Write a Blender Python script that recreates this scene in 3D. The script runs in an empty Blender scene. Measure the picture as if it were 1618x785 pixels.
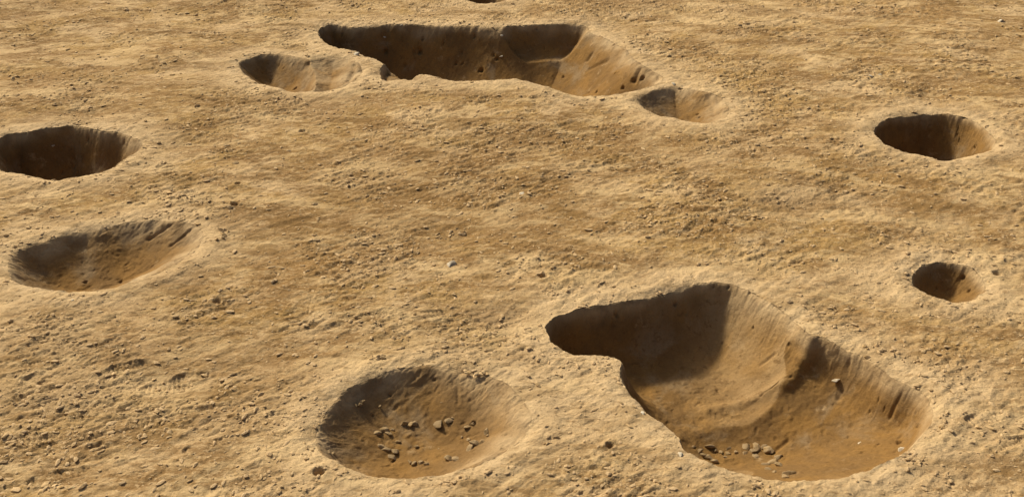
import bpy, bmesh, math, random
import numpy as np
from mathutils import Vector, Matrix

# ------------------------------------------------------------------ camera, sky, sun, exposure
scene = bpy.context.scene
COL = scene.collection
CAM_H, PITCH, FOC = 4.0, math.radians(28.0), 1700.0
PW, PH = 1618.0, 785.0
cam_d = bpy.data.cameras.new('camera')
cam_d.sensor_width = 36.0
cam_d.lens = 36.0 * FOC / PW
cam_d.clip_end = 2000.0
cam = bpy.data.objects.new('camera', cam_d)
cam.location = (0, 0, CAM_H)
cam.rotation_euler = (math.radians(90) - PITCH, 0, 0)
COL.objects.link(cam)
scene.camera = cam

SUN_EL, SUN_AZ = math.radians(40.0), math.radians(46.0)     # azimuth: turned from due left towards the far side
to_sun = Vector((-math.cos(SUN_EL) * math.cos(SUN_AZ), math.cos(SUN_EL) * math.sin(SUN_AZ), math.sin(SUN_EL)))
world = bpy.data.worlds.new('World')
scene.world = world
world.use_nodes = True
wn = world.node_tree
bg = wn.nodes['Background']
sky = wn.nodes.new('ShaderNodeTexSky')
sky.sky_type = 'NISHITA'
sky.sun_disc = False
sky.sun_elevation = SUN_EL
sky.sun_rotation = math.atan2(to_sun.x, to_sun.y)
sky.dust_density = 8.0
sky.ozone_density = 0.4
wn.links.new(sky.outputs[0], bg.inputs[0])
bg.inputs[1].default_value = 0.068
sun_d = bpy.data.lights.new('sun', 'SUN')
sun_d.energy = 4.2
sun_d.angle = math.radians(7.0)
sun_d.color = (1.0, 0.885, 0.66)
sun = bpy.data.objects.new('sun', sun_d)
sun.rotation_euler = (-to_sun).to_track_quat('-Z', 'Y').to_euler()
sun.location = (-8, 6, 9)
COL.objects.link(sun)
vs = scene.view_settings
vs.view_transform = 'Standard'
vs.look = 'None'
vs.exposure = 0.15
vs.gamma = 1.0
vs.use_curve_mapping = False

# ------------------------------------------------------------------ helpers
rng = np.random.default_rng(7)
random.seed(7)
_GA = rng.random((512, 512)) * 2 * np.pi
_GX, _GY = np.cos(_GA), np.sin(_GA)


def noise(x, y, seed=0):
    """2-D gradient noise, about -1..1"""
    x = np.asarray(x, float) + seed * 37.713
    y = np.asarray(y, float) + seed * 91.177
    xf, yf = np.floor(x), np.floor(y)
    ix, iy = xf.astype(np.int64) & 511, yf.astype(np.int64) & 511
    fx, fy = x - xf, y - yf
    ix1, iy1 = (ix + 1) & 511, (iy + 1) & 511
    u = fx * fx * fx * (fx * (fx * 6 - 15) + 10)
    v = fy * fy * fy * (fy * (fy * 6 - 15) + 10)
    a = _GX[ix, iy] * fx + _GY[ix, iy] * fy
    b = _GX[ix1, iy] * (fx - 1) + _GY[ix1, iy] * fy
    c = _GX[ix, iy1] * fx + _GY[ix, iy1] * (fy - 1)
    d = _GX[ix1, iy1] * (fx - 1) + _GY[ix1, iy1] * (fy - 1)
    return ((a + (b - a) * u) * (1 - v) + (c + (d - c) * u) * v) * 1.5


def rot(x, y, deg):
    a = math.radians(deg)
    return x * math.cos(a) + y * math.sin(a), -x * math.sin(a) + y * math.cos(a)


def sstep(a, b, x):
    t = np.clip((x - a) / (b - a), 0, 1)                  # falls when a > b
    return t * t * (3 - 2 * t)


def ray(px, py):
    """direction of the sight line through a point of the photograph (survey of the plan from one picture)"""
    dx, dy = (px - PW / 2) / FOC, (PH / 2 - py) / FOC
    c, s = math.cos(PITCH), math.sin(PITCH)
    return np.array([dx, c + dy * s, -s + dy * c])


def G(px, py, z=0.0):
    d = ray(px, py)
    t = (z - CAM_H) / d[2]
    return d[0] * t, d[1] * t


def closed_curve(pts, n=6):
    """Catmull-Rom through the plan points"""
    P = np.array(pts, float)
    out = []
    N = len(P)
    for i in range(N):
        p0, p1, p2, p3 = P[i - 1], P[i], P[(i + 1) % N], P[(i + 2) % N]
        for k in range(n):
            t = k / n
            out.append(0.5 * ((2 * p1) + (p2 - p0) * t + (2 * p0 - 5 * p1 + 4 * p2 - p3) * t * t
                              + (3 * p1 - p0 - 3 * p2 + p3) * t ** 3))
    return np.array(out)


def poly_sdf(x, y, P):
    """signed distance (negative inside) and arc length of the nearest rim point"""
    A, B = P, np.roll(P, -1, 0)
    E = B - A
    L2 = (E ** 2).sum(1) + 1e-12
    L = np.sqrt(L2)
    S0 = np.concatenate([[0], np.cumsum(L)[:-1]])
    n = len(x)
    sd, ar = np.empty(n), np.empty(n)
    for i in range(0, n, 16000):
        X, Y = x[i:i + 16000, None], y[i:i + 16000, None]
        wx, wy = X - A[:, 0], Y - A[:, 1]
        t = np.clip((wx * E[:, 0] + wy * E[:, 1]) / L2, 0, 1)
        d2 = (wx - t * E[:, 0]) ** 2 + (wy - t * E[:, 1]) ** 2
        k = d2.argmin(1)
        r = np.arange(len(k))
        c1 = (A[:, 1] <= Y) & (B[:, 1] > Y)
        c2 = (A[:, 1] > Y) & (B[:, 1] <= Y)
        cr = E[:, 0] * wy - E[:, 1] * wx
        wind = ((c1 & (cr > 0)).sum(1) - (c2 & (cr < 0)).sum(1))
        dd = np.sqrt(d2[r, k])
        sd[i:i + 16000] = np.where(wind != 0, -dd, dd)
        ar[i:i + 16000] = S0[k] + t[r, k] * L[k]
    return sd, ar


# ------------------------------------------------------------------ materials
def soil_material(name, subsoil=False, clod=False, value=1.0):
    m = bpy.data.materials.new(name)
    m.use_nodes = True
    nt = m.node_tree
    N, L = nt.nodes, nt.links
    bsdf = N['Principled BSDF']
    bsdf.inputs['Roughness'].default_value = 0.95
    bsdf.inputs['Specular IOR Level'].default_value = 0.12
    geo = N.new('ShaderNodeNewGeometry')

    def tex(scale, detail=5, rough=0.6, dist=0.0, stretch=None):
        t = N.new('ShaderNodeTexNoise')
        t.inputs['Scale'].default_value = scale
        t.inputs['Detail'].default_value = detail
        t.inputs['Roughness'].default_value = rough
        t.inputs['Distortion'].default_value = dist
        if stretch:
            mp = N.new('ShaderNodeMapping')
            mp.inputs['Rotation'].default_value = (0, 0, math.radians(stretch[0]))
            mp.inputs['Scale'].default_value = stretch[1]
            L.new(geo.outputs['Position'], mp.inputs[0])
            L.new(mp.outputs[0], t.inputs['Vector'])
        else:
            L.new(geo.outputs['Position'], t.inputs['Vector'])
        return t.outputs['Fac']

    def remap(sock, a, b, lo=0.0, hi=1.0):
        r = N.new('ShaderNodeMapRange')
        r.interpolation_type = 'SMOOTHSTEP'
        r.inputs[1].default_value, r.inputs[2].default_value = a, b
        r.inputs[3].default_value, r.inputs[4].default_value = lo, hi
        L.new(sock, r.inputs[0])
        return r.outputs[0]

    def mul(a, b):
        n_ = N.new('ShaderNodeMath')
        n_.operation = 'MULTIPLY'
        L.new(a, n_.inputs[0])
        if isinstance(b, float):
            n_.inputs[1].default_value = b
        else:
            L.new(b, n_.inputs[1])
        return n_.outputs[0]

    def mix(fac, a, b, mode='MIX'):
        n_ = N.new('ShaderNodeMix')
        n_.data_type = 'RGBA'
        n_.blend_type = mode
        if isinstance(fac, float):
            n_.inputs[0].default_value = fac
        else:
            L.new(fac, n_.inputs[0])
        for s, v in ((n_.inputs[6], a), (n_.inputs[7], b)):
            if isinstance(v, tuple):
                s.default_value = (v[0] * value, v[1] * value, v[2] * value, 1)
            else:
                L.new(v, s)
        return n_.outputs[2]

    ochre, pale, brown, grey, orange = ((0.385, 0.250, 0.098), (0.56, 0.405, 0.225), (0.225, 0.132, 0.050),
                                        (0.33, 0.240, 0.140), (0.30, 0.170, 0.054))
    if clod:
        oi = N.new('ShaderNodeObjectInfo')
        c = mix(remap(tex(22), 0.30, 0.55), ochre, pale)
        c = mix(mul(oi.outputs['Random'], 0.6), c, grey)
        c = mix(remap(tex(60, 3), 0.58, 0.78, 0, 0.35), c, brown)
    elif not subsoil:
        att = N.new('ShaderNodeAttribute')
        att.attribute_name = 'tone'
        sep = N.new('ShaderNodeSeparateColor')
        L.new(att.outputs['Color'], sep.inputs[0])
        c = mix(remap(tex(1.3, 6, 0.66, 0.6), 0.42, 0.60), ochre, pale)
        c = mix(remap(tex(2.1, 6, 0.65, 0.5, (35, (0.6, 1.5, 1))), 0.46, 0.60, 0, 0.9), c, brown)
        c = mix(remap(tex(0.55, 6, 0.6, 0.8), 0.50, 0.62, 0, 0.7), c, (0.30, 0.180, 0.070))
        c = mix(mul(sep.outputs[0], remap(tex(3.5), 0.3, 0.6, 0.55, 1.0)), c, mix(remap(tex(5, 4), 0.48, 0.68), (0.60, 0.445, 0.262), grey))
        c = mix(mul(sep.outputs[1], remap(tex(6), 0.3, 0.6, 0.5, 1.0)), c, brown)
        c = mix(remap(tex(9, 5, 0.7, 0.3, (30, (0.6, 1.4, 1))), 0.53, 0.68, 0, 0.75), c, pale)
        c = mix(remap(tex(14, 5, 0.7, 0.2, (30, (0.6, 1.5, 1))), 0.52, 0.66, 0, 0.85), c, brown)
        c = mix(remap(tex(48, 4, 0.75, 0.3), 0.56, 0.68, 0, 0.6), c, (0.16, 0.092, 0.036))
        c = mix(remap(tex(34, 4, 0.7, 0.2, (30, (0.7, 1.4, 1))), 0.53, 0.66, 0, 0.85), c, pale)
        c = mix(remap(tex(70, 3, 0.7), 0.35, 0.7, 0.0, 0.35), c, mix(1.0, c, (0.62, 0.58, 0.5), 'MULTIPLY'))
        c = mix(remap(tex(1.7, 7, 0.68, 0.5, (25, (0.7, 1.3, 1))), 0.50, 0.62, 0, 0.65), c, (0.60, 0.440, 0.235))
        c = mix(remap(tex(2.6, 7, 0.7, 0.5, (30, (0.6, 1.4, 1))), 0.52, 0.63, 0, 0.8), c, (0.225, 0.135, 0.050))
        c = mix(remap(tex(6.5, 6, 0.7, 0.4, (30, (0.6, 1.4, 1))), 0.55, 0.66, 0, 0.6), c, (0.20, 0.118, 0.045))
        c = mix(remap(tex(8.5, 6, 0.7, 0.4, (25, (0.5, 1.5, 1))), 0.56, 0.67, 0, 0.65), c, (0.62, 0.460, 0.250))
        c = mix(mul(sep.outputs[1], 0.35), c, brown)
        c = mix(mul(sep.outputs[0], 0.40), c, (0.60, 0.445, 0.255))
    else:
        att = N.new('ShaderNodeAttribute')
        att.attribute_name = 'tone'
        sep = N.new('ShaderNodeSeparateColor')
        L.new(att.outputs['Color'], sep.inputs[0])
        c = mix(remap(tex(3.0, 6, 0.6, 0.5), 0.36, 0.64), orange, brown)
        c = mix(remap(tex(2.2, 5, 0.6, 0.4), 0.52, 0.68, 0, 0.7), c, grey)
        c = mix(remap(tex(6, 6, 0.7, 0.15), 0.58, 0.74, 0, 0.6), c, pale)
        c = mix(mul(sep.outputs[2], remap(tex(4, 5), 0.35, 0.6, 0.35, 0.9)), c, (0.47, 0.325, 0.165))
        c = mix(remap(tex(16, 5, 0.7, 0.2), 0.53, 0.69, 0, 0.75), c, (0.17, 0.095, 0.035))
        c = mix(sep.outputs[0], c, mix(remap(tex(5, 4), 0.44, 0.66), (0.58, 0.43, 0.25), grey))
        c = mix(remap(tex(70, 3, 0.7), 0.35, 0.7, 0.0, 0.3), c, mix(1.0, c, (0.62, 0.58, 0.5), 'MULTIPLY'))
    L.new(c, bsdf.inputs['Base Color'])
    # fine relief
    b1 = N.new('ShaderNodeBump')
    b1.inputs['Strength'].default_value = 0.9
    b1.inputs['Distance'].default_value = 0.016 if not (clod or subsoil) else 0.007
    L.new(tex(38, 6, 0.68, 0.2), b1.inputs['Height'])
    b2 = N.new('ShaderNodeBump')
    b2.inputs['Strength'].default_value = 0.7
    b2.inputs['Distance'].default_value = 0.003
    L.new(tex(170, 4, 0.7), b2.inputs['Height'])
    L.new(b1.outputs[0], b2.inputs['Normal'])
    L.new(b2.outputs[0], bsdf.inputs['Normal'])
    return m


def stone_material(name, col, col2):
    m = bpy.data.materials.new(name)
    m.use_nodes = True
    nt = m.node_tree
    bsdf = nt.nodes['Principled BSDF']
    bsdf.inputs['Roughness'].default_value = 0.8
    t = nt.nodes.new('ShaderNodeTexNoise')
    t.inputs['Scale'].default_value = 45
    t.inputs['Detail'].default_value = 5
    g = nt.nodes.new('ShaderNodeNewGeometry')
    nt.links.new(g.outputs['Position'], t.inputs['Vector'])
    r = nt.nodes.new('ShaderNodeValToRGB')
    r.color_ramp.elements[0].position, r.color_ramp.elements[1].position = 0.35, 0.65
    r.color_ramp.elements[0].color = (*col, 1)
    r.color_ramp.elements[1].color = (*col2, 1)
    nt.links.new(t.outputs['Fac'], r.inputs[0])
    nt.links.new(r.outputs[0], bsdf.inputs['Base Color'])
    b = nt.nodes.new('ShaderNodeBump')
    b.inputs['Strength'].default_value = 0.6
    b.inputs['Distance'].default_value = 0.004
    nt.links.new(t.outputs['Fac'], b.inputs['Height'])
    nt.links.new(b.outputs[0], bsdf.inputs['Normal'])
    return m


M_GROUND = soil_material('trampled_soil')
M_PIT = soil_material('cut_subsoil', subsoil=True, value=0.86)
M_CLOD = soil_material('dry_clod', clod=True)
M_CRUMB = soil_material('pale_crumb', clod=True, value=1.22)
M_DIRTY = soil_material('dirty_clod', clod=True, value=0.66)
M_WHITE = stone_material('chalky_stone', (0.42, 0.35, 0.24), (0.66, 0.60, 0.48))
M_GREY = stone_material('grey_stone', (0.30, 0.25, 0.18), (0.50, 0.43, 0.32))

# ------------------------------------------------------------------ pits: plan outlines, depths and wall widths
# lobe: outline, depth, wall width on the sun side (left) and on the right, profile power, rim rounding left/right
def lobe(pts, D, wl, wr, p=2.0, rl=0.012, rr=0.03, wf=None, ramp=None):
    P = closed_curve([G(*q) for q in pts])
    return dict(P=P, D=D, wl=wl, wr=wr, p=p, rl=rl, rr=rr, wf=wf, ramp=ramp,
                x0=P[:, 0].min(), x1=P[:, 0].max(), y0=P[:, 1].min(), y1=P[:, 1].max())


PITS = []


def pit(name, label, lobes, parts, step, seed, top=0.10):
    PITS.append(dict(name=name, label=label, lobes=lobes, parts=parts, step=step, seed=seed, top=top,
                     x0=min(l['x0'] for l in lobes), x1=max(l['x1'] for l in lobes),
                     y0=min(l['y0'] for l in lobes), y1=max(l['y1'] for l in lobes)))


pit('round_pit', 'deep oval pit with a bright orange patch on its wall and ragged rim',
    [lobe([(-14, 240), (-6, 222), (18, 211), (45, 210), (80, 204), (113, 200), (135, 203), (160, 208), (190, 210),
           (208, 216), (224, 226), (215, 241), (195, 255), (178, 266), (150, 277), (120, 281), (90, 283), (60, 279),
           (40, 275), (10, 268), (-8, 257)], 0.52, 0.28, 0.55, 1.7)],
    ('wall', 'floor'), 0.010, 1)
pit('oval_pit', 'long oval pit with a gentle crumbly ramp at one end and a slanting rim',
    [lobe([(12, 419), (15, 407), (31, 391), (54, 382), (74, 379), (98, 369), (134, 361), (156, 360), (192, 352),
           (223, 350), (245, 349), (268, 351), (297, 355), (317, 364), (320, 381), (310, 399), (290, 413), (259, 431),
           (223, 442), (183, 454), (145, 461), (107, 464), (82, 461), (51, 455), (27, 446), (13, 432)],
          0.32, 0.46, 1.0, 1.9, 0.012, 0.03)],
    ('wall', 'floor'), 0.009, 2)
pit('double_pit', 'small double pit, a dark hollow joined to a pale shallow scoop, beside the long trench',
    [lobe([(378, 100), (396, 93), (415, 88), (443, 88), (467, 93), (492, 98), (508, 108), (510, 124), (500, 138),
           (487, 144), (470, 144), (449, 141), (425, 135), (400, 127), (382, 114)], 0.28, 0.36, 0.5, 1.8),
     lobe([(478, 104), (488, 98), (506, 94), (528, 91), (550, 94), (567, 102), (572, 113), (562, 127), (544, 137),
           (518, 143), (498, 144), (484, 138), (474, 120)], 0.15, 0.5, 0.6, 1.6, 0.02, 0.05)],
    ('deep_hollow', 'shallow_scoop'), 0.011, 3)
pit('long_trench_pit', 'largest pit, a long deep trench with pocked dark wall and a side bay',
    [lobe([(502, 50), (504, 44), (513, 38), (524, 35), (541, 36.5), (560, 38.5), (584, 39), (599, 37.5), (610, 36), (628, 37.5),
           (665, 38), (700, 40), (740, 41), (780, 43), (824, 42), (869, 40), (905, 41), (934, 48), (965, 62), (992, 80),
           (1010, 98), (1034, 110), (1048, 120), (1040, 130), (1021, 136), (993, 142), (965, 146), (939, 148), (910, 148),
           (891, 144), (863, 137), (836, 131), (813, 127.5), (780, 129), (758, 129), (721, 127), (693, 121), (668, 117),
           (656, 116), (645, 121), (625, 112), (600, 98), (576, 88), (558, 81), (532, 77), (517, 69), (506, 60)],
          0.68, 0.30, 1.0, 1.6, 0.02, 0.06, wf=0.54),
     lobe([(790, 50), (797, 42.5), (824, 40.5), (869, 38), (900, 36.5), (926, 39), (930, 46), (922, 60), (900, 72), (870, 80),
           (840, 78), (810, 68)], 0.36, 0.30, 0.34, 1.6),
     lobe([(600, 112), (603, 104), (612, 101), (630, 105), (660, 112), (672, 120), (655, 128), (637, 126.5), (615, 130), (603, 126)],
          0.10, 0.06, 0.1, 1.5)],
    ('trench', 'side_bay', 'notch'), 0.013, 4)
pit('scooped_pit', 'small pit with a pale flake on its far lip and a lit fluted right side',
    [lobe([(1008, 153), (1011, 147), (1021, 145), (1033, 140), (1049, 135), (1064, 132), (1079, 134), (1097, 138),
           (1111, 143), (1128, 147), (1143, 155), (1152, 169), (1147, 184), (1128, 193), (1104, 195), (1085, 193), (1066, 189),
           (1049, 184), (1033, 177), (1017, 168), (1010, 161)], 0.24, 0.46, 0.6, 1.8, 0.015, 0.05)],
    ('wall', 'floor'), 0.011, 5)
pit('round_pit', 'dark deep round pit on its own with steep walls and ragged far rim',
    [lobe([(1381, 206), (1387, 196), (1401, 188), (1416, 184), (1446, 181), (1455, 179), (1476, 180), (1496, 182), (1516, 187),
           (1538, 194), (1558, 207), (1572, 221), (1570, 233), (1553, 240), (1527, 246), (1508, 250), (1490, 252),
           (1476, 249), (1449, 243), (1427, 239), (1404, 230), (1390, 221), (1382, 213)], 0.56, 0.24, 0.34, 1.6, 0.01, 0.015)],
    ('wall', 'floor'), 0.010, 6, 0.05)
pit('post_hole', 'smallest round hole with rubble inside, set in a pale smooth patch',
    [lobe([(1440, 437), (1443, 430), (1450, 422), (1460, 415), (1472, 413), (1490, 411), (1510, 413), (1530, 417), (1543, 425),
           (1554, 434), (1559, 446), (1553, 457), (1538, 466), (1521, 471), (1508, 473), (1488, 471), (1472, 467),
           (1454, 457), (1443, 446)], 0.22, 0.20, 0.25, 1.8, 0.01, 0.015)],
    ('wall', 'floor'), 0.007, 7, 0.05)
pit('shallow_pit', 'wide shallow bowl pit with broken clods scattered on its floor',
    [lobe([(499, 692), (503, 677), (517, 652), (534, 629), (563, 609), (606, 594), (623, 589), (652, 584), (686, 581),
           (718, 587), (746, 590), (780, 598), (812, 617), (832, 643), (839, 666), (829, 688), (803, 711), (772, 730),
           (738, 744), (698, 754), (652, 758), (617, 758), (580, 752), (543, 738), (511, 723), (500, 706)],
          0.23, 0.40, 0.6, 1.9, 0.012, 0.05)],
    ('wall', 'floor'), 0.007, 8)
pit('two_lobed_pit', 'big deep two-lobed pit with a narrow tail and a ridge between its hollows',
    [lobe([(862, 513), (866, 506), (882, 495), (927, 483), (973, 474), (1024, 466), (1043, 459), (1075, 450), (1107, 442),
           (1153, 444), (1170, 450), (1194, 461), (1221, 479), (1250, 500), (1273, 522), (1300, 540), (1320, 584), (1314, 630),
           (1276, 676), (1200, 708), (1110, 708), (1066, 686), (1026, 646), (1006, 629), (989, 614), (980, 592), (981, 570),
           (960, 561), (930, 560), (901, 557), (879, 546), (866, 532)], 0.45, 0.22, 0.62, 2.1, 0.012, 0.03),
     lobe([(1022, 652), (1002, 615), (1000, 585), (1050, 540), (1130, 505), (1215, 492), (1275, 526), (1300, 532), (1336, 547), (1372, 565),
           (1419, 597), (1459, 619), (1475, 648), (1468, 676), (1439, 709), (1406, 730), (1356, 748), (1300, 757), (1240, 759),
           (1189, 749), (1143, 738), (1103, 725), (1078, 709), (1070, 692), (1052, 672)], 0.54, 0.26, 0.34, 1.6, 0.012, 0.02,
          wf=0.34, ramp=(*G(1165, 722, -.54), .05, (.33, .61)))],
    ('upper_hollow', 'lower_hollow'), 0.008, 9)
pit('round_pit', 'shaded pit beyond the long trench, only its near lip in the picture',
    [lobe([(722, -6), (735, -13), (760, -17), (790, -16), (806, -9), (803, 0), (790, 5), (768, 6.5), (745, 4), (728, 0)],
          0.45, 0.25, 0.4, 1.6)],
    ('wall', 'floor'), 0.014, 10)


def rim_wobble(x, y):
    return noise(x * 9, y * 9, 3) * 0.010 + noise(x * 26, y * 26, 4) * 0.006 + noise(x * 60, y * 60, 5) * 0.003


def lobe_depth(l, x, y, wob):
    sd, ar = poly_sdf(x, y, l['P'])
    s = np.maximum(-sd, 0)
    s = np.maximum(s - wob * np.exp(-s / .05), 0)      # the ragged lip does not run down the wall
    sd = sd + wob
    u = sstep(0.05, 0.95, (x - l['x0']) / (l['x1'] - l['x0']))
    w = l['wl'] + (l['wr'] - l['wl']) * u
    if l['wf']:
        v = sstep(0.3, 0.95, (y - l['y0']) / (l['y1'] - l['y0']))
        w = np.maximum(w, l['wl'] + (l['wf'] - l['wl']) * v * sstep(.2, .5, u))
    else:                                           # far walls stand steeper
        w = w * (1 - (.45 if l['D'] > .45 else .15) * sstep(.45, 1., (y - l['y0']) / (l['y1'] - l['y0'])))
    w = w * (1 - .5 * sstep(.40, .05, (y - l['y0']) / (l['y1'] - l['y0'])))      # and so do the near ones
    r = l['rl'] + (l['rr'] - l['rl']) * u
    se = np.sqrt(s * s + r * r) - r
    t = np.clip(se / w, 0, 1)
    dep = l['D'] * (1 - (1 - t) ** l['p'])
    if l['ramp']:                                   # the cut slopes down to one deepest place
        fx, fy, r0, sl = l['ramp']
        b = np.maximum(l['D'] - np.maximum(np.hypot((x - fx) * sl[0], (y - fy) * sl[1]) - r0, 0), .02)
        h = np.clip(.5 + .5 * (b - dep) / .08, 0, 1)
        dep = np.where(sd < 0, b + (dep - b) * h - .08 * h * (1 - h), dep)
        dep = np.maximum(dep, 0)
    return sd, ar, dep


def pit_eval(pt, x, y):
    """signed distance to the rim, arc length, depth, lobe index"""
    wob = rim_wobble(x, y)
    sd = ar = dp = None
    for k, l in enumerate(pt['lobes']):
        s, a, d = lobe_depth(l, x, y, wob)
        if sd is None:
            sd, ar, dp, idx = s, a, d, np.zeros(len(x), int)
        else:
            take = d > dp
            idx = np.where(take, k, idx)
            ar = np.where(take, a + 50 * k, ar)
            kk = .012 * sstep(.02, .15, np.minimum(d, dp))
            h = np.maximum(kk - np.abs(d - dp), 0) / np.maximum(kk, 1e-6)
            dp = np.maximum(dp, d) + h * h * kk * .25          # worn, rounded ridges between the hollows
            sd = np.minimum(sd, s)
    return sd, ar, dp, idx


def all_sdf(x, y, margin=0.75):
    """distance to the nearest pit, clipped at the margin"""
    sd = np.full(len(x), margin)
    which = np.full(len(x), -1)
    for i, pt in enumerate(PITS):
        m = (x > pt['x0'] - margin) & (x < pt['x1'] + margin) & (y > pt['y0'] - margin) & (y < pt['y1'] + margin)
        if m.any():
            wob = rim_wobble(x[m], y[m])
            s = np.full(m.sum(), 9.0)
            for l in pt['lobes']:
                s = np.minimum(s, poly_sdf(x[m], y[m], l['P'])[0] + wob)
            k = np.nonzero(m)[0]
            b = s < sd[k]
            sd[k[b]] = s[b]
            which[k[b]] = i
    return sd, which


# ------------------------------------------------------------------ ground relief
# boot prints: plan position, heading (degrees), length, with bars
PRINTS = []
for px, py, ang, ln in ((66, 690, 12, .30), (126, 652, 80, .16), (262, 606, 8, .32), (300, 592, 15, .26), (92, 750, 25, .34),
                        (50, 618, 60, .26), (205, 580, 30, .30), (238, 664, 20, .28), (1560, 665, 15, .30), (1590, 702, 20, .30),
                        (690, 497, 20, .28), (430, 158, 20, .3), (150, 545, 35, .3), (330, 705, 30, .3)):
    PRINTS.append((*G(px, py), ang, ln))
HOLES = []      # small root and animal holes in the open ground: position, radius, depth
for px, py, r, d in ((505, 754, .030, .12), (963, 707, .022, .07), (858, 434, .035, .05), (372, 327, .03, .05), (478, 205, .03, .05),
                     (1488, 425, .0, .0), (1576, 429, .03, .04), (240, 402, .0, .0), (344, 480, .03, .04), (376, 292, .025, .05)):
    if r:
        HOLES.append((*G(px, py), r, d))
DIPS = []       # soft hollows: position, rx, ry, depth
for px, py, rx, ry, d in ((1470, 150, .22, .22, .045), (705, 365, .35, .22, .03), (820, 500, .3, .2, .03), (300, 225, .4, .2, .03),
                          (140, 178, .3, .2, .04), (1260, 330, .4, .25, .02), (265, 600, .25, .12, .03), (250, 115, .5, .2, .03),
                          (860, 225, .9, .35, .035)):
    DIPS.append((*G(px, py), rx, ry, d))


def ground_z(x, y, sd=None):
    """height of the trampled surface"""
    x, y = np.asarray(x, float), np.asarray(y, float)
    fade = 1.0 / (1.0 + np.maximum(np.hypot(x, y - 8) - 12, 0) * 0.05)
    z = noise(x * .35, y * .35, 11) * .045 + noise(x * .9, y * .9, 12) * .022
    rx, ry = rot(x, y, 38)
    # scraped furrows, drawn out along one direction
    z = z + noise(rx * .8, ry * 3.2, 13) * .009 + noise(rx * 2.2, ry * 7, 14) * .004
    # crumb fields and smooth trodden patches
    patch = sstep(-.25, .35, noise(x * 1.1, y * 1.1, 15) + .5 * noise(x * 3.1, y * 3.1, 16))
    if sd is not None:
        patch = patch * (0.15 + 0.85 * sstep(.05, .45, sd + .1 * noise(x * 3, y * 3, 17)))
    rough = .30 + .70 * patch
    n1 = noise(rx * 6, ry * 12, 18)
    n2 = noise(rx * 15, ry * 27, 19)
    n3 = noise(rx * 34, ry * 52, 20)
    z = z + rough * (.0045 * n1 + .0030 * n2 + .0026 * (1 - 2 * np.abs(n2)) * sstep(-.2, .6, n1) + .0046 * (1 - 2 * np.abs(n3)))
    # flakes lifted by the trowel: sharp little steps
    f = noise(rx * 9 + .5 * n2, ry * 17, 21)
    z = z + (.3 + .7 * rough) * (.008 * sstep(.24, .29, f) - .008 * sstep(.28, .33, -f))
    z = z + noise(x * 75, y * 75, 22) * .0022 * (.4 + patch)
    for hx, hy, a, b, d in DIPS:
        q = ((x - hx) / a) ** 2 + ((y - hy) / b) ** 2
        z = z - d * np.exp(-1.2 * q)
    for hx, hy, r, d in HOLES:
        q = np.hypot(x - hx, (y - hy)) / r
        z = z - d * (1 - sstep(.55, 1.15, q)) + .008 * np.exp(-((q - 1.5) / .5) ** 2)
    for hx, hy, ang, ln in PRINTS:
        m = (np.abs(x - hx) < .35) & (np.abs(y - hy) < .35)
        if m.any():
            a, b = rot(x[m] - hx, y[m] - hy, ang)
            wdt = .048 + .012 * np.sin((a / ln + .5) * 5.5)
            e = np.maximum(np.abs(a) / (ln / 2), 0) ** 4 + (np.abs(b) / wdt) ** 3
            inside = 1 - sstep(.75, 1.1, e)
            gap = noise(x[m] * 7, y[m] * 7, 23)
            bars = sstep(-.5, .5, np.sin(a * 2 * np.pi / .030 + 22 * b + 2 * gap))
            rimup = np.exp(-((e - 1.35) / .5) ** 2)
            z[m] = z[m] + sstep(-.5, .2, gap) * (inside * (-.016 + .010 * bars) + rimup * .006)
    if sd is not None:
        z = z - .020 * np.exp(-np.maximum(sd, 0) / .035) * sstep(-.2, .6, noise(x * 2.2, y * 2.2, 24)) + .012 * np.exp(-((sd - .12) / .08) ** 2)
    return z * fade


def smooth_z(x, y):
    fade = 1.0 / (1.0 + np.maximum(np.hypot(x, y - 8) - 12, 0) * 0.05)
    return (noise(x * .35, y * .35, 11) * .045 + noise(x * .9, y * .9, 12) * .022) * fade


def axis(lo, hi, zones, far, grow=1.18):
    """grid lines: zones = [(from, to, step)], growing steps out to far"""
    v = []
    for a, b, st in zones:
        n = max(1, int(round((b - a) / st)))
        v += list(np.linspace(a, b, n, endpoint=False))
    v.append(zones[-1][1])
    st = zones[-1][2]
    while v[-1] < hi + far:
        st *= grow
        v.append(v[-1] + st)
    st = zones[0][2]
    pre = []
    cur = v[0]
    while cur > lo - far:
        st *= grow
        cur -= st
        pre.append(cur)
    return np.array(pre[::-1] + v)


def build_grid_mesh(name, V, quads, tone, mat, normals=None):
    me = bpy.data.meshes.new(name)
    me.vertices.add(len(V))
    me.vertices.foreach_set('co', V.astype(np.float32).ravel())
    me.loops.add(quads.size)
    me.loops.foreach_set('vertex_index', quads.astype(np.int32).ravel())
    me.polygons.add(len(quads))
    me.polygons.foreach_set('loop_start', (np.arange(len(quads)) * quads.shape[1]).astype(np.int32))
    me.polygons.foreach_set('use_smooth', np.ones(len(quads), bool))
    me.update(calc_edges=True)
    ca = me.color_attributes.new('tone', 'FLOAT_COLOR', 'POINT')
    c = np.ones((len(V), 4), np.float32)
    c[:, :tone.shape[1]] = tone
    ca.data.foreach_set('color', c.ravel())
    me.materials.append(mat)
    if normals is not None:
        me.normals_split_custom_set_from_vertices(normals)
    return me


def compact(V, Q, *arrs):
    used = np.zeros(len(V), bool)
    used[Q.ravel()] = True
    mp = np.cumsum(used) - 1
    return (V[used], mp[Q]) + tuple(a[used] for a in arrs)


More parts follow.
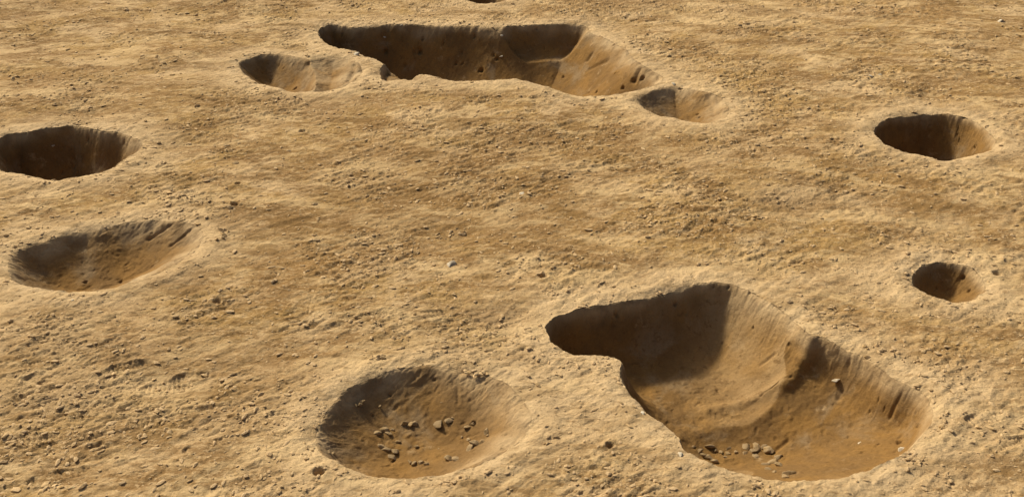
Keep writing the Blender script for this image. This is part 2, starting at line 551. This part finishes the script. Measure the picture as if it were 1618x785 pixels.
# ---- the sheet of ground, open over the pits
gx = axis(-9, 9, [(-8.5, -6, .040), (-6, -3.4, .016), (-3.4, 3.4, .0092), (3.4, 6, .016), (6, 8.5, .040)], 300)
gy = axis(3, 16, [(4.2, 6.6, .0088), (6.6, 9.5, .0125), (9.5, 14, .019), (14, 16.5, .026)], 300)
X, Y = np.meshgrid(gx, gy)
nr, nc = X.shape
x, y = X.ravel().copy(), Y.ravel().copy()
near = (np.abs(x) < 10) & (y > 3) & (y < 18)
sd = np.full(len(x), .75)
sd[near], _ = all_sdf(x[near], y[near])
idx = np.arange(nr * nc).reshape(nr, nc)
Q = np.stack([idx[:-1, :-1], idx[:-1, 1:], idx[1:, 1:], idx[1:, :-1]], -1).reshape(-1, 4)
keep = (sd[Q] > 0).any(1)
Q = Q[keep]
inside = np.zeros(len(x), bool)
inside[Q.ravel()] = True
inside &= sd <= 0
# draw the inner corners of the kept cells out onto the rim line
for it in range(3):
    k = np.nonzero(inside)[0]
    e = .004
    s0 = all_sdf(x[k], y[k], .2)[0]
    gxn = (all_sdf(x[k] + e, y[k], .2)[0] - all_sdf(x[k] - e, y[k], .2)[0]) / (2 * e)
    gyn = (all_sdf(x[k], y[k] + e, .2)[0] - all_sdf(x[k], y[k] - e, .2)[0]) / (2 * e)
    gl = np.maximum(gxn ** 2 + gyn ** 2, .3)
    mv = np.clip(s0 / gl, -.03, .03)
    x[k] -= mv * gxn
    y[k] -= mv * gyn
sdp = np.maximum(sd, 0)
z = ground_z(x, y, sdp)
V = np.stack([x, y, z], 1)
halo = np.exp(-(sdp / .30) ** 2) * np.clip(.95 + .5 * noise(x * 2.5, y * 2.5, 31), 0, 1)
pale_px = [(60, 560, .9, .5, .5), (1400, 440, .5, .25, .8), (1250, 315, .3, .3, .6), (1590, 640, .6, .4, .6), (1100, 15, 1.5, .7, .35),
           (700, 500, .5, .2, .4), (930, 470, .7, .2, .5), (1580, 480, .5, .2, .5), (420, 120, 1.5, .5, .3), (930, 620, .5, .5, .7),
           (200, 640, 1.0, .5, .35)]
damp_px = [(700, 300, .9, .7, .9), (880, 230, .9, .5, .85), (1150, 250, 1.0, .5, .45), (450, 420, .8, .4, .45), (330, 560, .8, .3, .55), (820, 500, .3, .15, .7), (45, 15, .7, .5, .7),
           (985, 4, .5, .3, .9), (1090, 70, .35, .25, .7), (1260, 330, .5, .25, .6), (550, 350, .6, .4, .7), (362, 345, .12, .3, .9), (1195, 343, .15, .1, .9), (1385, 556, .16, .08, .9), (480, 152, .5, .12, .8), (840, 370, .5, .3, .5), (135, 178, .5, .15, .8),
           (1470, 150, .2, .15, .8), (300, 430, .3, .25, .5), (1500, 330, .8, .3, .35), (700, 365, .25, .2, .5), (320, 12, .3, .15, .7)]
pale = halo.copy()
damp = np.zeros(len(x))
for arr, lst in ((pale, pale_px), (damp, damp_px)):
    for px, py, a, b, v in lst:
        cx, cy = G(px, py)
        q = ((x - cx) / a) ** 2 + ((y - cy) / b) ** 2
        arr += v * np.exp(-q) * np.clip(.8 + .6 * noise(x * 3, y * 3, 33), 0, 1.3)
tone = np.stack([np.clip(pale, 0, 1), np.clip(damp, 0, 1), sdp], 1)
V, Q, tone = compact(V, Q, tone)
me = build_grid_mesh('ground', V, Q, tone, M_GROUND)
ground = bpy.data.objects.new('ground', me)
ground['kind'] = 'structure'
ground['label'] = 'bare trampled ochre earth, scraped and covered with boot prints and crumbs'
COL.objects.link(ground)
n_tri = len(Q) * 2

# ------------------------------------------------------------------ rays onto the pit surfaces
def surf_hit(pxs):
    """where the sight lines meet the ground or the pit surfaces"""
    n = len(pxs)
    D = np.array([ray(*p) for p in pxs])
    t0 = (0.08 - CAM_H) / D[:, 2]
    t1 = (-0.95 - CAM_H) / D[:, 2]
    T = t0[:, None] + (t1 - t0)[:, None] * np.linspace(0, 1, 260)[None]
    PX, PY, PZ = (D[:, 0, None] * T).ravel(), (D[:, 1, None] * T).ravel(), (CAM_H + D[:, 2, None] * T).ravel()
    H = smooth_z(PX, PY)
    dep = np.zeros(len(PX))
    who = np.full(len(PX), -1)
    for i, pt in enumerate(PITS):
        m = (PX > pt['x0']) & (PX < pt['x1']) & (PY > pt['y0']) & (PY < pt['y1'])
        if m.any():
            s, a, d, _ = pit_eval(pt, PX[m], PY[m])
            k = np.nonzero(m)[0]
            b = s < 0
            dep[k[b]] = d[b]
            who[k[b]] = i
    below = (PZ < H - dep).reshape(n, -1)
    k = below.argmax(1)
    r = np.arange(n)
    f = lambda A: A.reshape(n, -1)[r, k]
    return np.stack([f(PX), f(PY), f(H - dep)], 1), f(who)


# pock marks and root holes in the pit walls: photograph point, radius, depth
POCK = []
for px, py, r in ((1387, 633, 5), (1447, 652, 5), (1420, 697, 8), (1449, 674, 6), (1362, 715, 5), (1255, 744, 8), (1397, 647, 4), (1389, 702, 5),
                  (974, 498, 8), (1068, 482, 8), (989, 493, 4), (1140, 543, 4), (1244, 546, 6), (1300, 520, 4), (1190, 520, 4), (1151, 456, 4),
                  (1185, 463, 5), (1128, 455, 4), (686, 601, 6), (616, 624, 6), (748, 668, 7), (600, 690, 6), (715, 725, 6), (590, 656, 4),
                  (540, 58, 4), (575, 55, 3), (610, 84, 6), (663, 84, 8), (655, 84, 5), (636, 58, 3), (668, 66, 4), (721, 102, 4), (731, 103, 4),
                  (760, 112, 7), (750, 60, 4), (700, 70, 3), (785, 95, 5), (848, 46, 4), (841, 75, 3), (860, 76, 3), (890, 122, 4), (972, 117, 4),
                  (984, 139, 6), (942, 145, 5), (930, 147, 3), (1000, 128, 7), (1015, 124, 8), (780, 88, 4), (640, 105, 4), (690, 60, 3), (730, 85, 4),
                  (1514, 225, 4), (1540, 235, 5), (1512, 214, 4), (1512, 207, 3), (1458, 182, 4), (1476, 201, 3), (5, 256, 5), (116, 266, 5), (122, 276, 5),
                  (98, 273, 4), (140, 223, 6), (195, 227, 5), (90, 253, 4), (190, 444, 6), (204, 443, 4), (135, 448, 5), (240, 369, 3), (448, 108, 2),
                  (467, 140, 5), (415, 116, 4), (542, 133, 4), (553, 120, 3), (1102, 182, 4), (1106, 186, 4), (1075, 140, 6), (1480, 457, 4), (1526, 420, 6),
                  (1522, 440, 6), (1530, 460, 6), (1062, 486, 3), (1330, 620, 3), (1374, 650, 3), (1230, 560, 3), (1205, 505, 3), (1340, 690, 4)):
    POCK.append((px, py, r))
pk, pk_who = surf_hit([(a, b) for a, b, _ in POCK])
pk_r = .62 * np.array([r for _, _, r in POCK]) * np.linalg.norm(pk - np.array([0, 0, CAM_H]), axis=1) / FOC

# gouges left by tools and roots: lines on the pit surfaces
GOUGE = [((1341, 570), (1325, 628), .016, .020), ((1427, 617), (1405, 660), .012, .014), ((1386, 598), (1398, 612), .010, .010),
         ((1432, 672), (1420, 690), .012, .012), ((1245, 695), (1220, 715), .012, .012), ((722, 600), (724, 637), .010, .010),
         ((1205, 630), (1250, 600), .010, .012), ((1200, 578), (1222, 560), .014, .014), ((838, 672), (800, 705), .03, .03),
         ((272, 355), (235, 378), .016, .02), ((300, 365), (270, 390), .014, .014), ((548, 128), (556, 114), .03, .025),
         ((960, 95), (930, 110), .03, .02), ((935, 85), (928, 95), .03, .02), ((1120, 148), (1128, 182), .03, .02), ((1134, 153), (1136, 180), .02, .016),
         ((487, 100), (480, 138), .02, .02), ((560, 104), (552, 130), .03, .025), ((1042, 122), (1038, 128), .03, .02), ((1010, 112), (1003, 130), .03, .03)]
# the crest left standing between the two hollows of the big pit
CREST = [(1284, 534), (1268, 572), (1246, 602), (1212, 626), (1170, 640), (1120, 650)]
GOUGE += [(CREST[i], CREST[i + 1], .055, (-.022, -.042, -.045, -.035, -.025)[i]) for i in range(5)]
gg, _ = surf_hit([p for g_ in GOUGE for p in g_[:2]])

PIT_OBJS = []
for pi, pt in enumerate(PITS):
    st = pt['step']
    mg = 3 * st
    ax = np.arange(pt['x0'] - mg, pt['x1'] + mg + st, st)
    ay = np.arange(pt['y0'] - mg, pt['y1'] + mg + st, st)
    X, Y = np.meshgrid(ax, ay)
    shp = X.shape
    x, y = X.ravel(), Y.ravel()
    sd, ar, dp, li = pit_eval(pt, x, y)
    gz = ground_z(x, y, np.maximum(sd, 0))
    zz = gz * (1 - sstep(.0, .30, -sd)) + smooth_z(x, y) * sstep(.0, .30, -sd)
    zz = zz - .0015 - np.maximum(sd, 0) * .35 - dp
    Zg = zz.reshape(shp)
    dzy, dzx = np.gradient(Zg, st)
    nrm = np.stack([-dzx.ravel(), -dzy.ravel(), np.ones(len(x))], 1)
    nrm /= np.linalg.norm(nrm, axis=1)[:, None]
    wt = np.abs(nrm) ** 2

    def n3d(f, sd_):
        return (wt[:, 2] * noise(x * f, y * f, sd_) + wt[:, 1] * noise(x * f, zz * f, sd_ + 60) + wt[:, 0] * noise(y * f, zz * f, sd_ + 120))
    sdn = pt['seed']
    act = sstep(.0, .05, -sd)
    steep = 1 - nrm[:, 2]
    disp = .016 * n3d(3.2, sdn) + .005 * n3d(11, sdn + 1) + .003 * n3d(30, sdn + 2)
    # trowel strokes run down the wall
    disp += steep * (.003 * noise(ar * 9, dp * 2.0, sdn + 3) + .002 * noise(ar * 28, dp * 4, sdn + 4))
    lump = n3d(17, sdn + 6)
    disp += .004 * sstep(.35, .6, lump) - .005 * sstep(.4, .6, -lump)
    disp *= act
    P = np.stack([x, y, zz], 1)
    pn = n3d(30, 40)
    for q in np.nonzero(pk_who == pi)[0]:
        d = np.linalg.norm(P - pk[q], axis=1) / max(pk_r[q], st * 1.3)
        disp -= 1.3 * pk_r[q] * (1 - sstep(.2, 1.2, d + .55 * pn))
    crest = np.zeros(len(x))
    for q, g_ in enumerate(GOUGE):
        a, b = gg[2 * q], gg[2 * q + 1]
        e = b - a
        t = np.clip(((P - a) @ e) / (e @ e + 1e-9), 0, 1)
        d = np.linalg.norm(P - a - t[:, None] * e, axis=1)
        if d.min() < .1:
            cut = g_[3] * np.exp(-(d / max(g_[2], st)) ** 2) * act
            if g_[3] < 0:
                crest = np.maximum(crest, -cut)
            else:
                disp -= cut
    disp += crest
    P = P + nrm * disp[:, None]
    # vertex normals of the finished surface
    A = P.reshape(shp + (3,))
    tx = np.gradient(A, axis=1)
    ty = np.gradient(A, axis=0)
    nn = np.cross(tx, ty).reshape(-1, 3)
    nn /= np.linalg.norm(nn, axis=1)[:, None] + 1e-12
    ids = np.arange(len(x)).reshape(shp)
    Q = np.stack([ids[:-1, :-1], ids[:-1, 1:], ids[1:, 1:], ids[1:, :-1]], -1).reshape(-1, 4)
    Q = Q[(sd[Q] < 1.6 * st).any(1)]
    # the weathered grey band under the rim
    band = np.exp(-(dp / (pt['top'] * (1 + .7 * noise(ar * 2.2, ar * 0 + pi, 50)))) ** 2) * np.clip(.7 + .5 * noise(ar * 5, dp * 8, 51), 0, 1)
    clay_lit_side = (li == 0) * .65 * sstep(G(1060, 560)[0], G(1210, 560)[0], x) if pt['name'] == 'two_lobed_pit' else sd * 0     # paler clayey soil in the upper hollow, darkened by colour towards its shaded left
    tone = np.stack([np.clip(band, 0, 1), dp, clay_lit_side], 1)
    if len(pt['lobes']) > 1:
        cls = li
    else:
        cls = (dp > .86 * pt['lobes'][0]['D']).astype(int)
    qc = cls[Q].max(1)
    for k in range(1, len(pt['parts'])):            # keep each part in one piece
        left = set(np.nonzero(qc == k)[0].tolist())
        byv = {}
        for f in left:
            for v_ in Q[f]:
                byv.setdefault(int(v_), []).append(f)
        best = []
        while left:
            stack = [left.pop()]
            comp = list(stack)
            while stack:
                for v_ in Q[stack.pop()]:
                    for f in byv[int(v_)]:
                        if f in left:
                            left.remove(f)
                            stack.append(f)
                            comp.append(f)
            if len(comp) > len(best):
                qc[best] = 0
                best = comp
            else:
                qc[comp] = 0
    c0 = Vector(((pt['x0'] + pt['x1']) / 2, (pt['y0'] + pt['y1']) / 2, float(P[:, 2].min())))
    root = bpy.data.objects.new(pt['name'], None)
    root.location = c0
    root['label'] = pt['label']
    root['category'] = 'pit'
    root['group'] = 'excavated pits'
    COL.objects.link(root)
    for k, pn in enumerate(pt['parts']):
        m = qc == k
        if not m.any():
            continue
        Vv, Qq, tt, nv = compact(P, Q[m], tone, nn)
        n_tri += len(Qq) * 2
        ob = bpy.data.objects.new(pn, build_grid_mesh(pn, Vv - np.array(c0), Qq, tt, M_PIT, nv))
        ob.parent = root
        COL.objects.link(ob)
    PIT_OBJS.append(root)

# ------------------------------------------------------------------ clods and stones
def clod_mesh(name, sub, seed, flat, mat, smooth):
    r = random.Random(seed)
    bm = bmesh.new()
    bmesh.ops.create_icosphere(bm, subdivisions=sub, radius=1)
    cuts = [(Vector((r.uniform(-1, 1), r.uniform(-1, 1), r.uniform(-.3, 1))).normalized(), r.uniform(.42, .8)) for _ in range(11)]
    for v in bm.verts:
        p = v.co.copy()
        k = 1 + .22 * float(noise(p.x * 1.6 + p.z, p.y * 1.6 - p.z * .7, seed)) + .16 * float(noise(p.x * 4 + p.z * 2, p.y * 4 + p.z, seed + 1))
        p *= k
        for nn_, d in cuts:
            q = p.dot(nn_) - d
            if q > 0:
                p -= nn_ * q
        p.z *= flat
        v.co = p
    me_ = bpy.data.meshes.new(name)
    bm.to_mesh(me_)
    bm.free()
    me_.polygons.foreach_set('use_smooth', np.full(len(me_.polygons), smooth))
    me_.materials.append(mat)
    return me_


CLODS = [clod_mesh('clod_%d' % i, 3, 100 + i, (.75, .6, .5, .8)[i % 4], M_CLOD, True) for i in range(10)]
PLATES = [clod_mesh('plate_%d' % i, 3, 200 + i, .24, M_CRUMB, True) for i in range(6)]
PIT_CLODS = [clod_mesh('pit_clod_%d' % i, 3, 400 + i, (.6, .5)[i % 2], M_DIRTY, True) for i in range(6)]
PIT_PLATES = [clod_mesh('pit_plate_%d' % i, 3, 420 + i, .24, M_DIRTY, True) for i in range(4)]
WHITES = [clod_mesh('pebble_%d' % i, 3, 300 + i, .45, M_WHITE, True) for i in range(3)]
GREYS = [clod_mesh('cobble_%d' % i, 3, 320 + i, .5, M_GREY, True) for i in range(2)]


def put(name, me_, loc, r, label, cat, group=None, sx=1.0, sy=1.0, sink=.25, tilt=.25):
    o = bpy.data.objects.new(name, me_)
    o.location = (loc[0], loc[1], loc[2] + r * (.5 - sink) * .6)
    o.rotation_euler = (random.uniform(-tilt, tilt), random.uniform(-tilt, tilt), random.uniform(0, 6.28))
    o.scale = (r * sx, r * sy, r)
    o['label'] = label
    o['category'] = cat
    if group:
        o['group'] = group
    COL.objects.link(o)
    return o


def gsize(p, px):
    return px * np.linalg.norm(np.array(p) - np.array([0, 0, CAM_H])) / FOC


def real_z(p, who):
    if who < 0:
        s = all_sdf(np.array([p[0]]), np.array([p[1]]))[0]
        return float(ground_z(np.array([p[0]]), np.array([p[1]]), np.maximum(s, 0))[0])
    return p[2]


# single clods seen in the pits: photograph point, half width in pixels, kind
BOWL = [(640, 668, 6, 'c'), (648, 671, 8, 'p'), (656, 668, 6, 'c'), (692, 670, 12, 'p'), (709, 664, 9, 'p'), (716, 660, 5, 'p'), (698, 637, 3.5, 'c'),
        (596, 684, 7, 'c'), (605, 680, 7, 'c'), (612, 685, 7, 'c'), (620, 679, 5, 'c'), (602, 706, 8, 'c'), (610, 711, 7, 'c'), (620, 723, 8, 'p'),
        (625, 712, 7, 'p'), (709, 725, 6, 'c'), (720, 724, 6, 'c'), (742, 708, 7, 'c'), (752, 702, 8, 'c'), (762, 697, 6, 'c'), (768, 682, 6, 'c'),
        (771, 688, 4, 'c'), (738, 675, 8, 'p'), (746, 670, 5, 'c'), (570, 639, 5, 'c'), (573, 634, 3, 'c'), (629, 698, 3.5, 'c'), (659, 705, 3, 'c'),
        (693, 709, 2.5, 'c'), (653, 732, 5, 'c'), (664, 731, 5, 'c'), (675, 733, 5, 'c'), (647, 729, 4, 'c'), (518, 714, 5, 'p'), (525, 717, 4, 'c'),
        (563, 641, 2.5, 'c'), (740, 695, 4, 'c'), (730, 690, 3, 'c'), (600, 642, 3, 'c')]
DEEP = [(1180, 708, 9, 'c'), (1190, 712, 11, 'p'), (1196, 705, 8, 'c'), (1175, 716, 6, 'c'), (1195, 722, 6, 'c'), (1214, 709, 8, 'c'), (1207, 705, 5, 'c'),
        (1219, 713, 5, 'c'), (1222, 730, 12, 'p'), (1230, 722, 8, 'c'), (1232, 735, 6, 'c'), (1212, 735, 6, 'c'), (1164, 715, 5, 'c'), (1152, 709, 5, 'c'),
        (1120, 705, 6, 'c'), (1119, 722, 8, 'c'), (1128, 727, 6, 'c'), (1131, 712, 4, 'c'), (1139, 714, 4, 'c'), (1145, 722, 3, 'c'), (1150, 716, 4, 'c'),
        (1246, 748, 8, 'c'), (1240, 752, 5, 'c'), (1214, 742, 5, 'c'), (1105, 712, 5, 'c'), (1112, 718, 5, 'c'), (1096, 705, 4, 'c'), (1224, 745, 4, 'c')]
pts, who = surf_hit([(a, b) for a, b, _, _ in BOWL])
for (a, b, r, k), p, w in zip(BOWL, pts, who):
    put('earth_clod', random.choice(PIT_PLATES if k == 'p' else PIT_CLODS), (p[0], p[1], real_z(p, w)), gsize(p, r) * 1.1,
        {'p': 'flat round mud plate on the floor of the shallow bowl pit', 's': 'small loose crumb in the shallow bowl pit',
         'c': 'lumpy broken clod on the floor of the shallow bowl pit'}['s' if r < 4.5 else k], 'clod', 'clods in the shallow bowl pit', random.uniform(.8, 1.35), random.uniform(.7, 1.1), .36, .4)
pts, who = surf_hit([(a, b) for a, b, _, _ in DEEP])
for (a, b, r, k), p, w in zip(DEEP, pts, who):
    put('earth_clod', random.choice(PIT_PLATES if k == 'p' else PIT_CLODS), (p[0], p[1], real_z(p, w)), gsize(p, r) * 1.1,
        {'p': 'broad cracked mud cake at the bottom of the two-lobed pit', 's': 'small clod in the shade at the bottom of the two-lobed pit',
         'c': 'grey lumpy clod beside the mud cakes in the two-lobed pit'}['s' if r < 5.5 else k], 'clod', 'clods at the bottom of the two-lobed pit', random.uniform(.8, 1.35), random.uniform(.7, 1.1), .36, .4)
# stones
STONES = [((825, 308), 8, 'w', 'lone white stone lying on the open brown ground between the pits'),
          ((712, 418), 13, 'g', 'rounded grey stone half buried in the open ground'),
          ((1389, 119), 5, 'w', 'round white pebble touching a flat pale one, towards the dark round pit'),
          ((1376, 122), 6, 'w', 'flat pale pebble touching a round white one, towards the dark round pit'),
          ((563, 89), 7, 'w', 'white chip on the strip between the double pit and the long trench'),
          ((1064, 134), 6, 'w', 'pale flake standing on the far lip of the small scooped pit'),
          ((1425, 710), 9, 'w', 'bright white lump on the rim of the two-lobed pit'),
          ((1321, 600), 8, 'w', 'pale streaky stone stuck in the brown slope of the two-lobed pit'),
          ((1357, 700), 8, 'w', 'pale rounded stone low in the brown slope of the two-lobed pit'),
          ((85, 232), 4, 'w', 'white chip in the far wall of the pit with the orange patch'),
          ((115, 478), 3, 'w', 'tiny white pebble on the near rim of the long oval pit'),
          ((793, 58), 4, 'w', 'white stone at the corner of the side bay of the long trench'),
          ((792, 90), 4, 'w', 'white stone in the long trench wall below the side bay corner'),
          ((608, 60), 4, 'w', 'white chip high in the dark end of the long trench'),
          ((1075, 720), 8, 'w', 'pale flat stone on the rim at the two-lobed pit corner'),
          ((1015, 653), 7, 'w', 'pale stone on the straight edge of the two-lobed pit'),
          ((1580, 35), 7, 'w', 'flat white stone far out on the pale ground'),
          ((635, 40), 4, 'w', 'white chip on the far rim of the long trench')]
pts, who = surf_hit([s[0] for s in STONES])
for (pp, r, k, lab), p, w in zip(STONES, pts, who):
    put('stone', random.choice(WHITES if k == 'w' else GREYS), (p[0], p[1], real_z(p, w)), gsize(p, r) * .75, lab, 'stone', None,
        random.uniform(.9, 1.3), 1.0, .35 if w < 0 else .75)

# little heaps of clods on the open ground: photograph point, spread px, count, size px, flat?, label
HEAPS = [((722, 366), (14, 5), 9, 5, 0, 'pale clod in the small heap by the dark dip'),
         ((690, 372), (14, 5), 10, 3, 0, 'small crumb of dark soil beside the pale heap'),
         ((1085, 300), (18, 8), 12, 4, 1, 'clod among loose flakes above the two-lobed pit'),
         ((1003, 352), (20, 5), 9, 5, 1, 'flat pale flake in the row of flakes over open ground'),
         ((1197, 343), (16, 6), 11, 5, 1, 'grey brown flake in the clump right of the flake row'),
         ((1322, 424), (16, 7), 10, 5, 1, 'curled dry flake heaped left of the smallest round hole'),
         ((1580, 378), (20, 4), 9, 5, 1, 'pale flake in the line beyond the smallest round hole'),
         ((275, 310), (28, 8), 12, 6, 1, 'whitish dry plate between the two pits on one side'),
         ((663, 319), (16, 3), 8, 5, 1, 'white dry plate in the short row by the brown patch'),
         ((352, 372), (12, 12), 10, 6, 0, 'dark clod heaped at the ramp end of the long oval pit'),
         ((362, 328), (12, 5), 7, 5, 0, 'clod by the small hole past the long oval pit'),
         ((1385, 555), (22, 8), 16, 5, 0, 'dark crumb clod on the far rim of the two-lobed pit'),
         ((1440, 570), (26, 6), 10, 4, 0, 'clod spilled beyond the far rim of the two-lobed pit'),
         ((1440, 735), (22, 8), 14, 5, 0, 'clod on the near right rim of the two-lobed pit'),
         ((1490, 665), (8, 14), 9, 6, 0, 'dark clod beyond the rounded end of the two-lobed pit'),
         ((1570, 680), (28, 18), 14, 6, 1, 'ridged mud flake in the trodden prints beside the two-lobed pit'),
         ((487, 709), (8, 5), 5, 6, 0, 'clod on the rim at the dark side of the shallow bowl pit'),
         ((758, 590), (14, 8), 9, 6, 1, 'mud flake on the far rim of the shallow bowl pit'),
         ((598, 568), (16, 5), 9, 6, 0, 'dark clod behind the shallow bowl pit'),
         ((885, 590), (12, 8), 7, 4, 1, 'curled flake on the pale ground between the two big near pits'),
         ((870, 700), (10, 8), 6, 5, 0, 'dark crumb between the bowl pit and the two-lobed pit'),
         ((215, 590), (34, 10), 14, 6, 1, 'mud flake torn up by boots on the trodden slope'),
         ((75, 768), (40, 10), 14, 8, 1, 'big mud flake at the torn boot print'),
         ((425, 665), (40, 12), 14, 5, 1, 'crumb ridge flake left of the shallow bowl pit'),
         ((20, 700), (14, 14), 8, 6, 0, 'clod beside the clear boot print'),
         ((25, 130), (40, 10), 10, 4, 0, 'pale clod far out above the pit with the orange patch'),
         ((455, 160), (40, 6), 12, 4, 0, 'dark clod in the line before the double pit')]
rh = random.Random(5)
for (c, sp, n, r, fl, lab) in HEAPS:
    pp = [(c[0] + rh.gauss(0, .6) * sp[0], c[1] + rh.gauss(0, .6) * sp[1]) for _ in range(n)]
    pts, who = surf_hit(pp)
    for p, w in zip(pts, who):
        if rh.random() < .14:
            continue
        rr = gsize(p, r) * rh.uniform(.45, 1.1)
        put('mud_flake' if fl else 'earth_clod', rh.choice(PLATES if fl else CLODS), (p[0], p[1], real_z(p, w)), rr, lab, 'clod',
            'heap: ' + lab, rh.uniform(.8, 1.7), rh.uniform(.6, 1.0), .3, .35)

# ------------------------------------------------------------------ loose crumbs nobody could count
def crumb_field(count, seed):
    r = np.random.default_rng(seed)
    base = []
    bm = bmesh.new()
    bmesh.ops.create_icosphere(bm, subdivisions=1, radius=1)
    bv = np.array([v.co[:] for v in bm.verts])
    bf = np.array([[v.index for v in f.verts] for f in bm.faces])
    bm.free()
    n0 = count * 4
    yy = 4.2 + 12.5 * r.random(n0) ** 1.5
    xx = (r.random(n0) * 2 - 1) * (yy * .50 + 1.0)
    den = sstep(-.1, .55, noise(xx * 1.1, yy * 1.1, 15) + .5 * noise(xx * 3.1, yy * 3.1, 16) + .4 * noise(xx * 6, yy * 6, 60))
    s_, _ = all_sdf(xx, yy)
    ok = (r.random(n0) < .22 + .78 * den) & (s_ > .01)
    xx, yy, s_ = xx[ok][:count], yy[ok][:count], s_[ok][:count]
    n = len(xx)
    zz_ = ground_z(xx, yy, s_)
    size = .0032 + .011 * r.random(n) ** 4 + .0004 * yy
    ang = r.random(n) * 6.28
    el = 1 + r.random(n) * 1.4
    jit = 1 + (r.random((n, len(bv))) - .5) * .6
    Vv = bv[None] * jit[..., None] * size[:, None, None]
    Vv[..., 0] *= el[:, None]
    Vv[..., 2] *= (.30 + .4 * r.random(n))[:, None]
    ca, sa = np.cos(ang)[:, None], np.sin(ang)[:, None]
    vx = Vv[..., 0] * ca - Vv[..., 1] * sa + xx[:, None]
    vy = Vv[..., 0] * sa + Vv[..., 1] * ca + yy[:, None]
    vz = Vv[..., 2] + (zz_ + size * .2)[:, None]
    V_ = np.stack([vx, vy, vz], -1).reshape(-1, 3)
    F_ = (bf[None] + (np.arange(n) * len(bv))[:, None, None]).reshape(-1, 3)
    return V_, F_


Vc, Fc = crumb_field(15000, 3)
me = build_grid_mesh('soil_crumbs', Vc, Fc, np.zeros((len(Vc), 3)), M_CRUMB)
me.polygons.foreach_set('use_smooth', np.zeros(len(me.polygons), bool))
ob = bpy.data.objects.new('soil_crumbs', me)
ob['kind'] = 'stuff'
ob['label'] = 'loose dry crumbs of soil strewn over the trampled ground'
ob['category'] = 'crumbs'
COL.objects.link(ob)
n_tri += len(Fc)
print('TRIANGLES', n_tri, 'objects', len(bpy.data.objects))
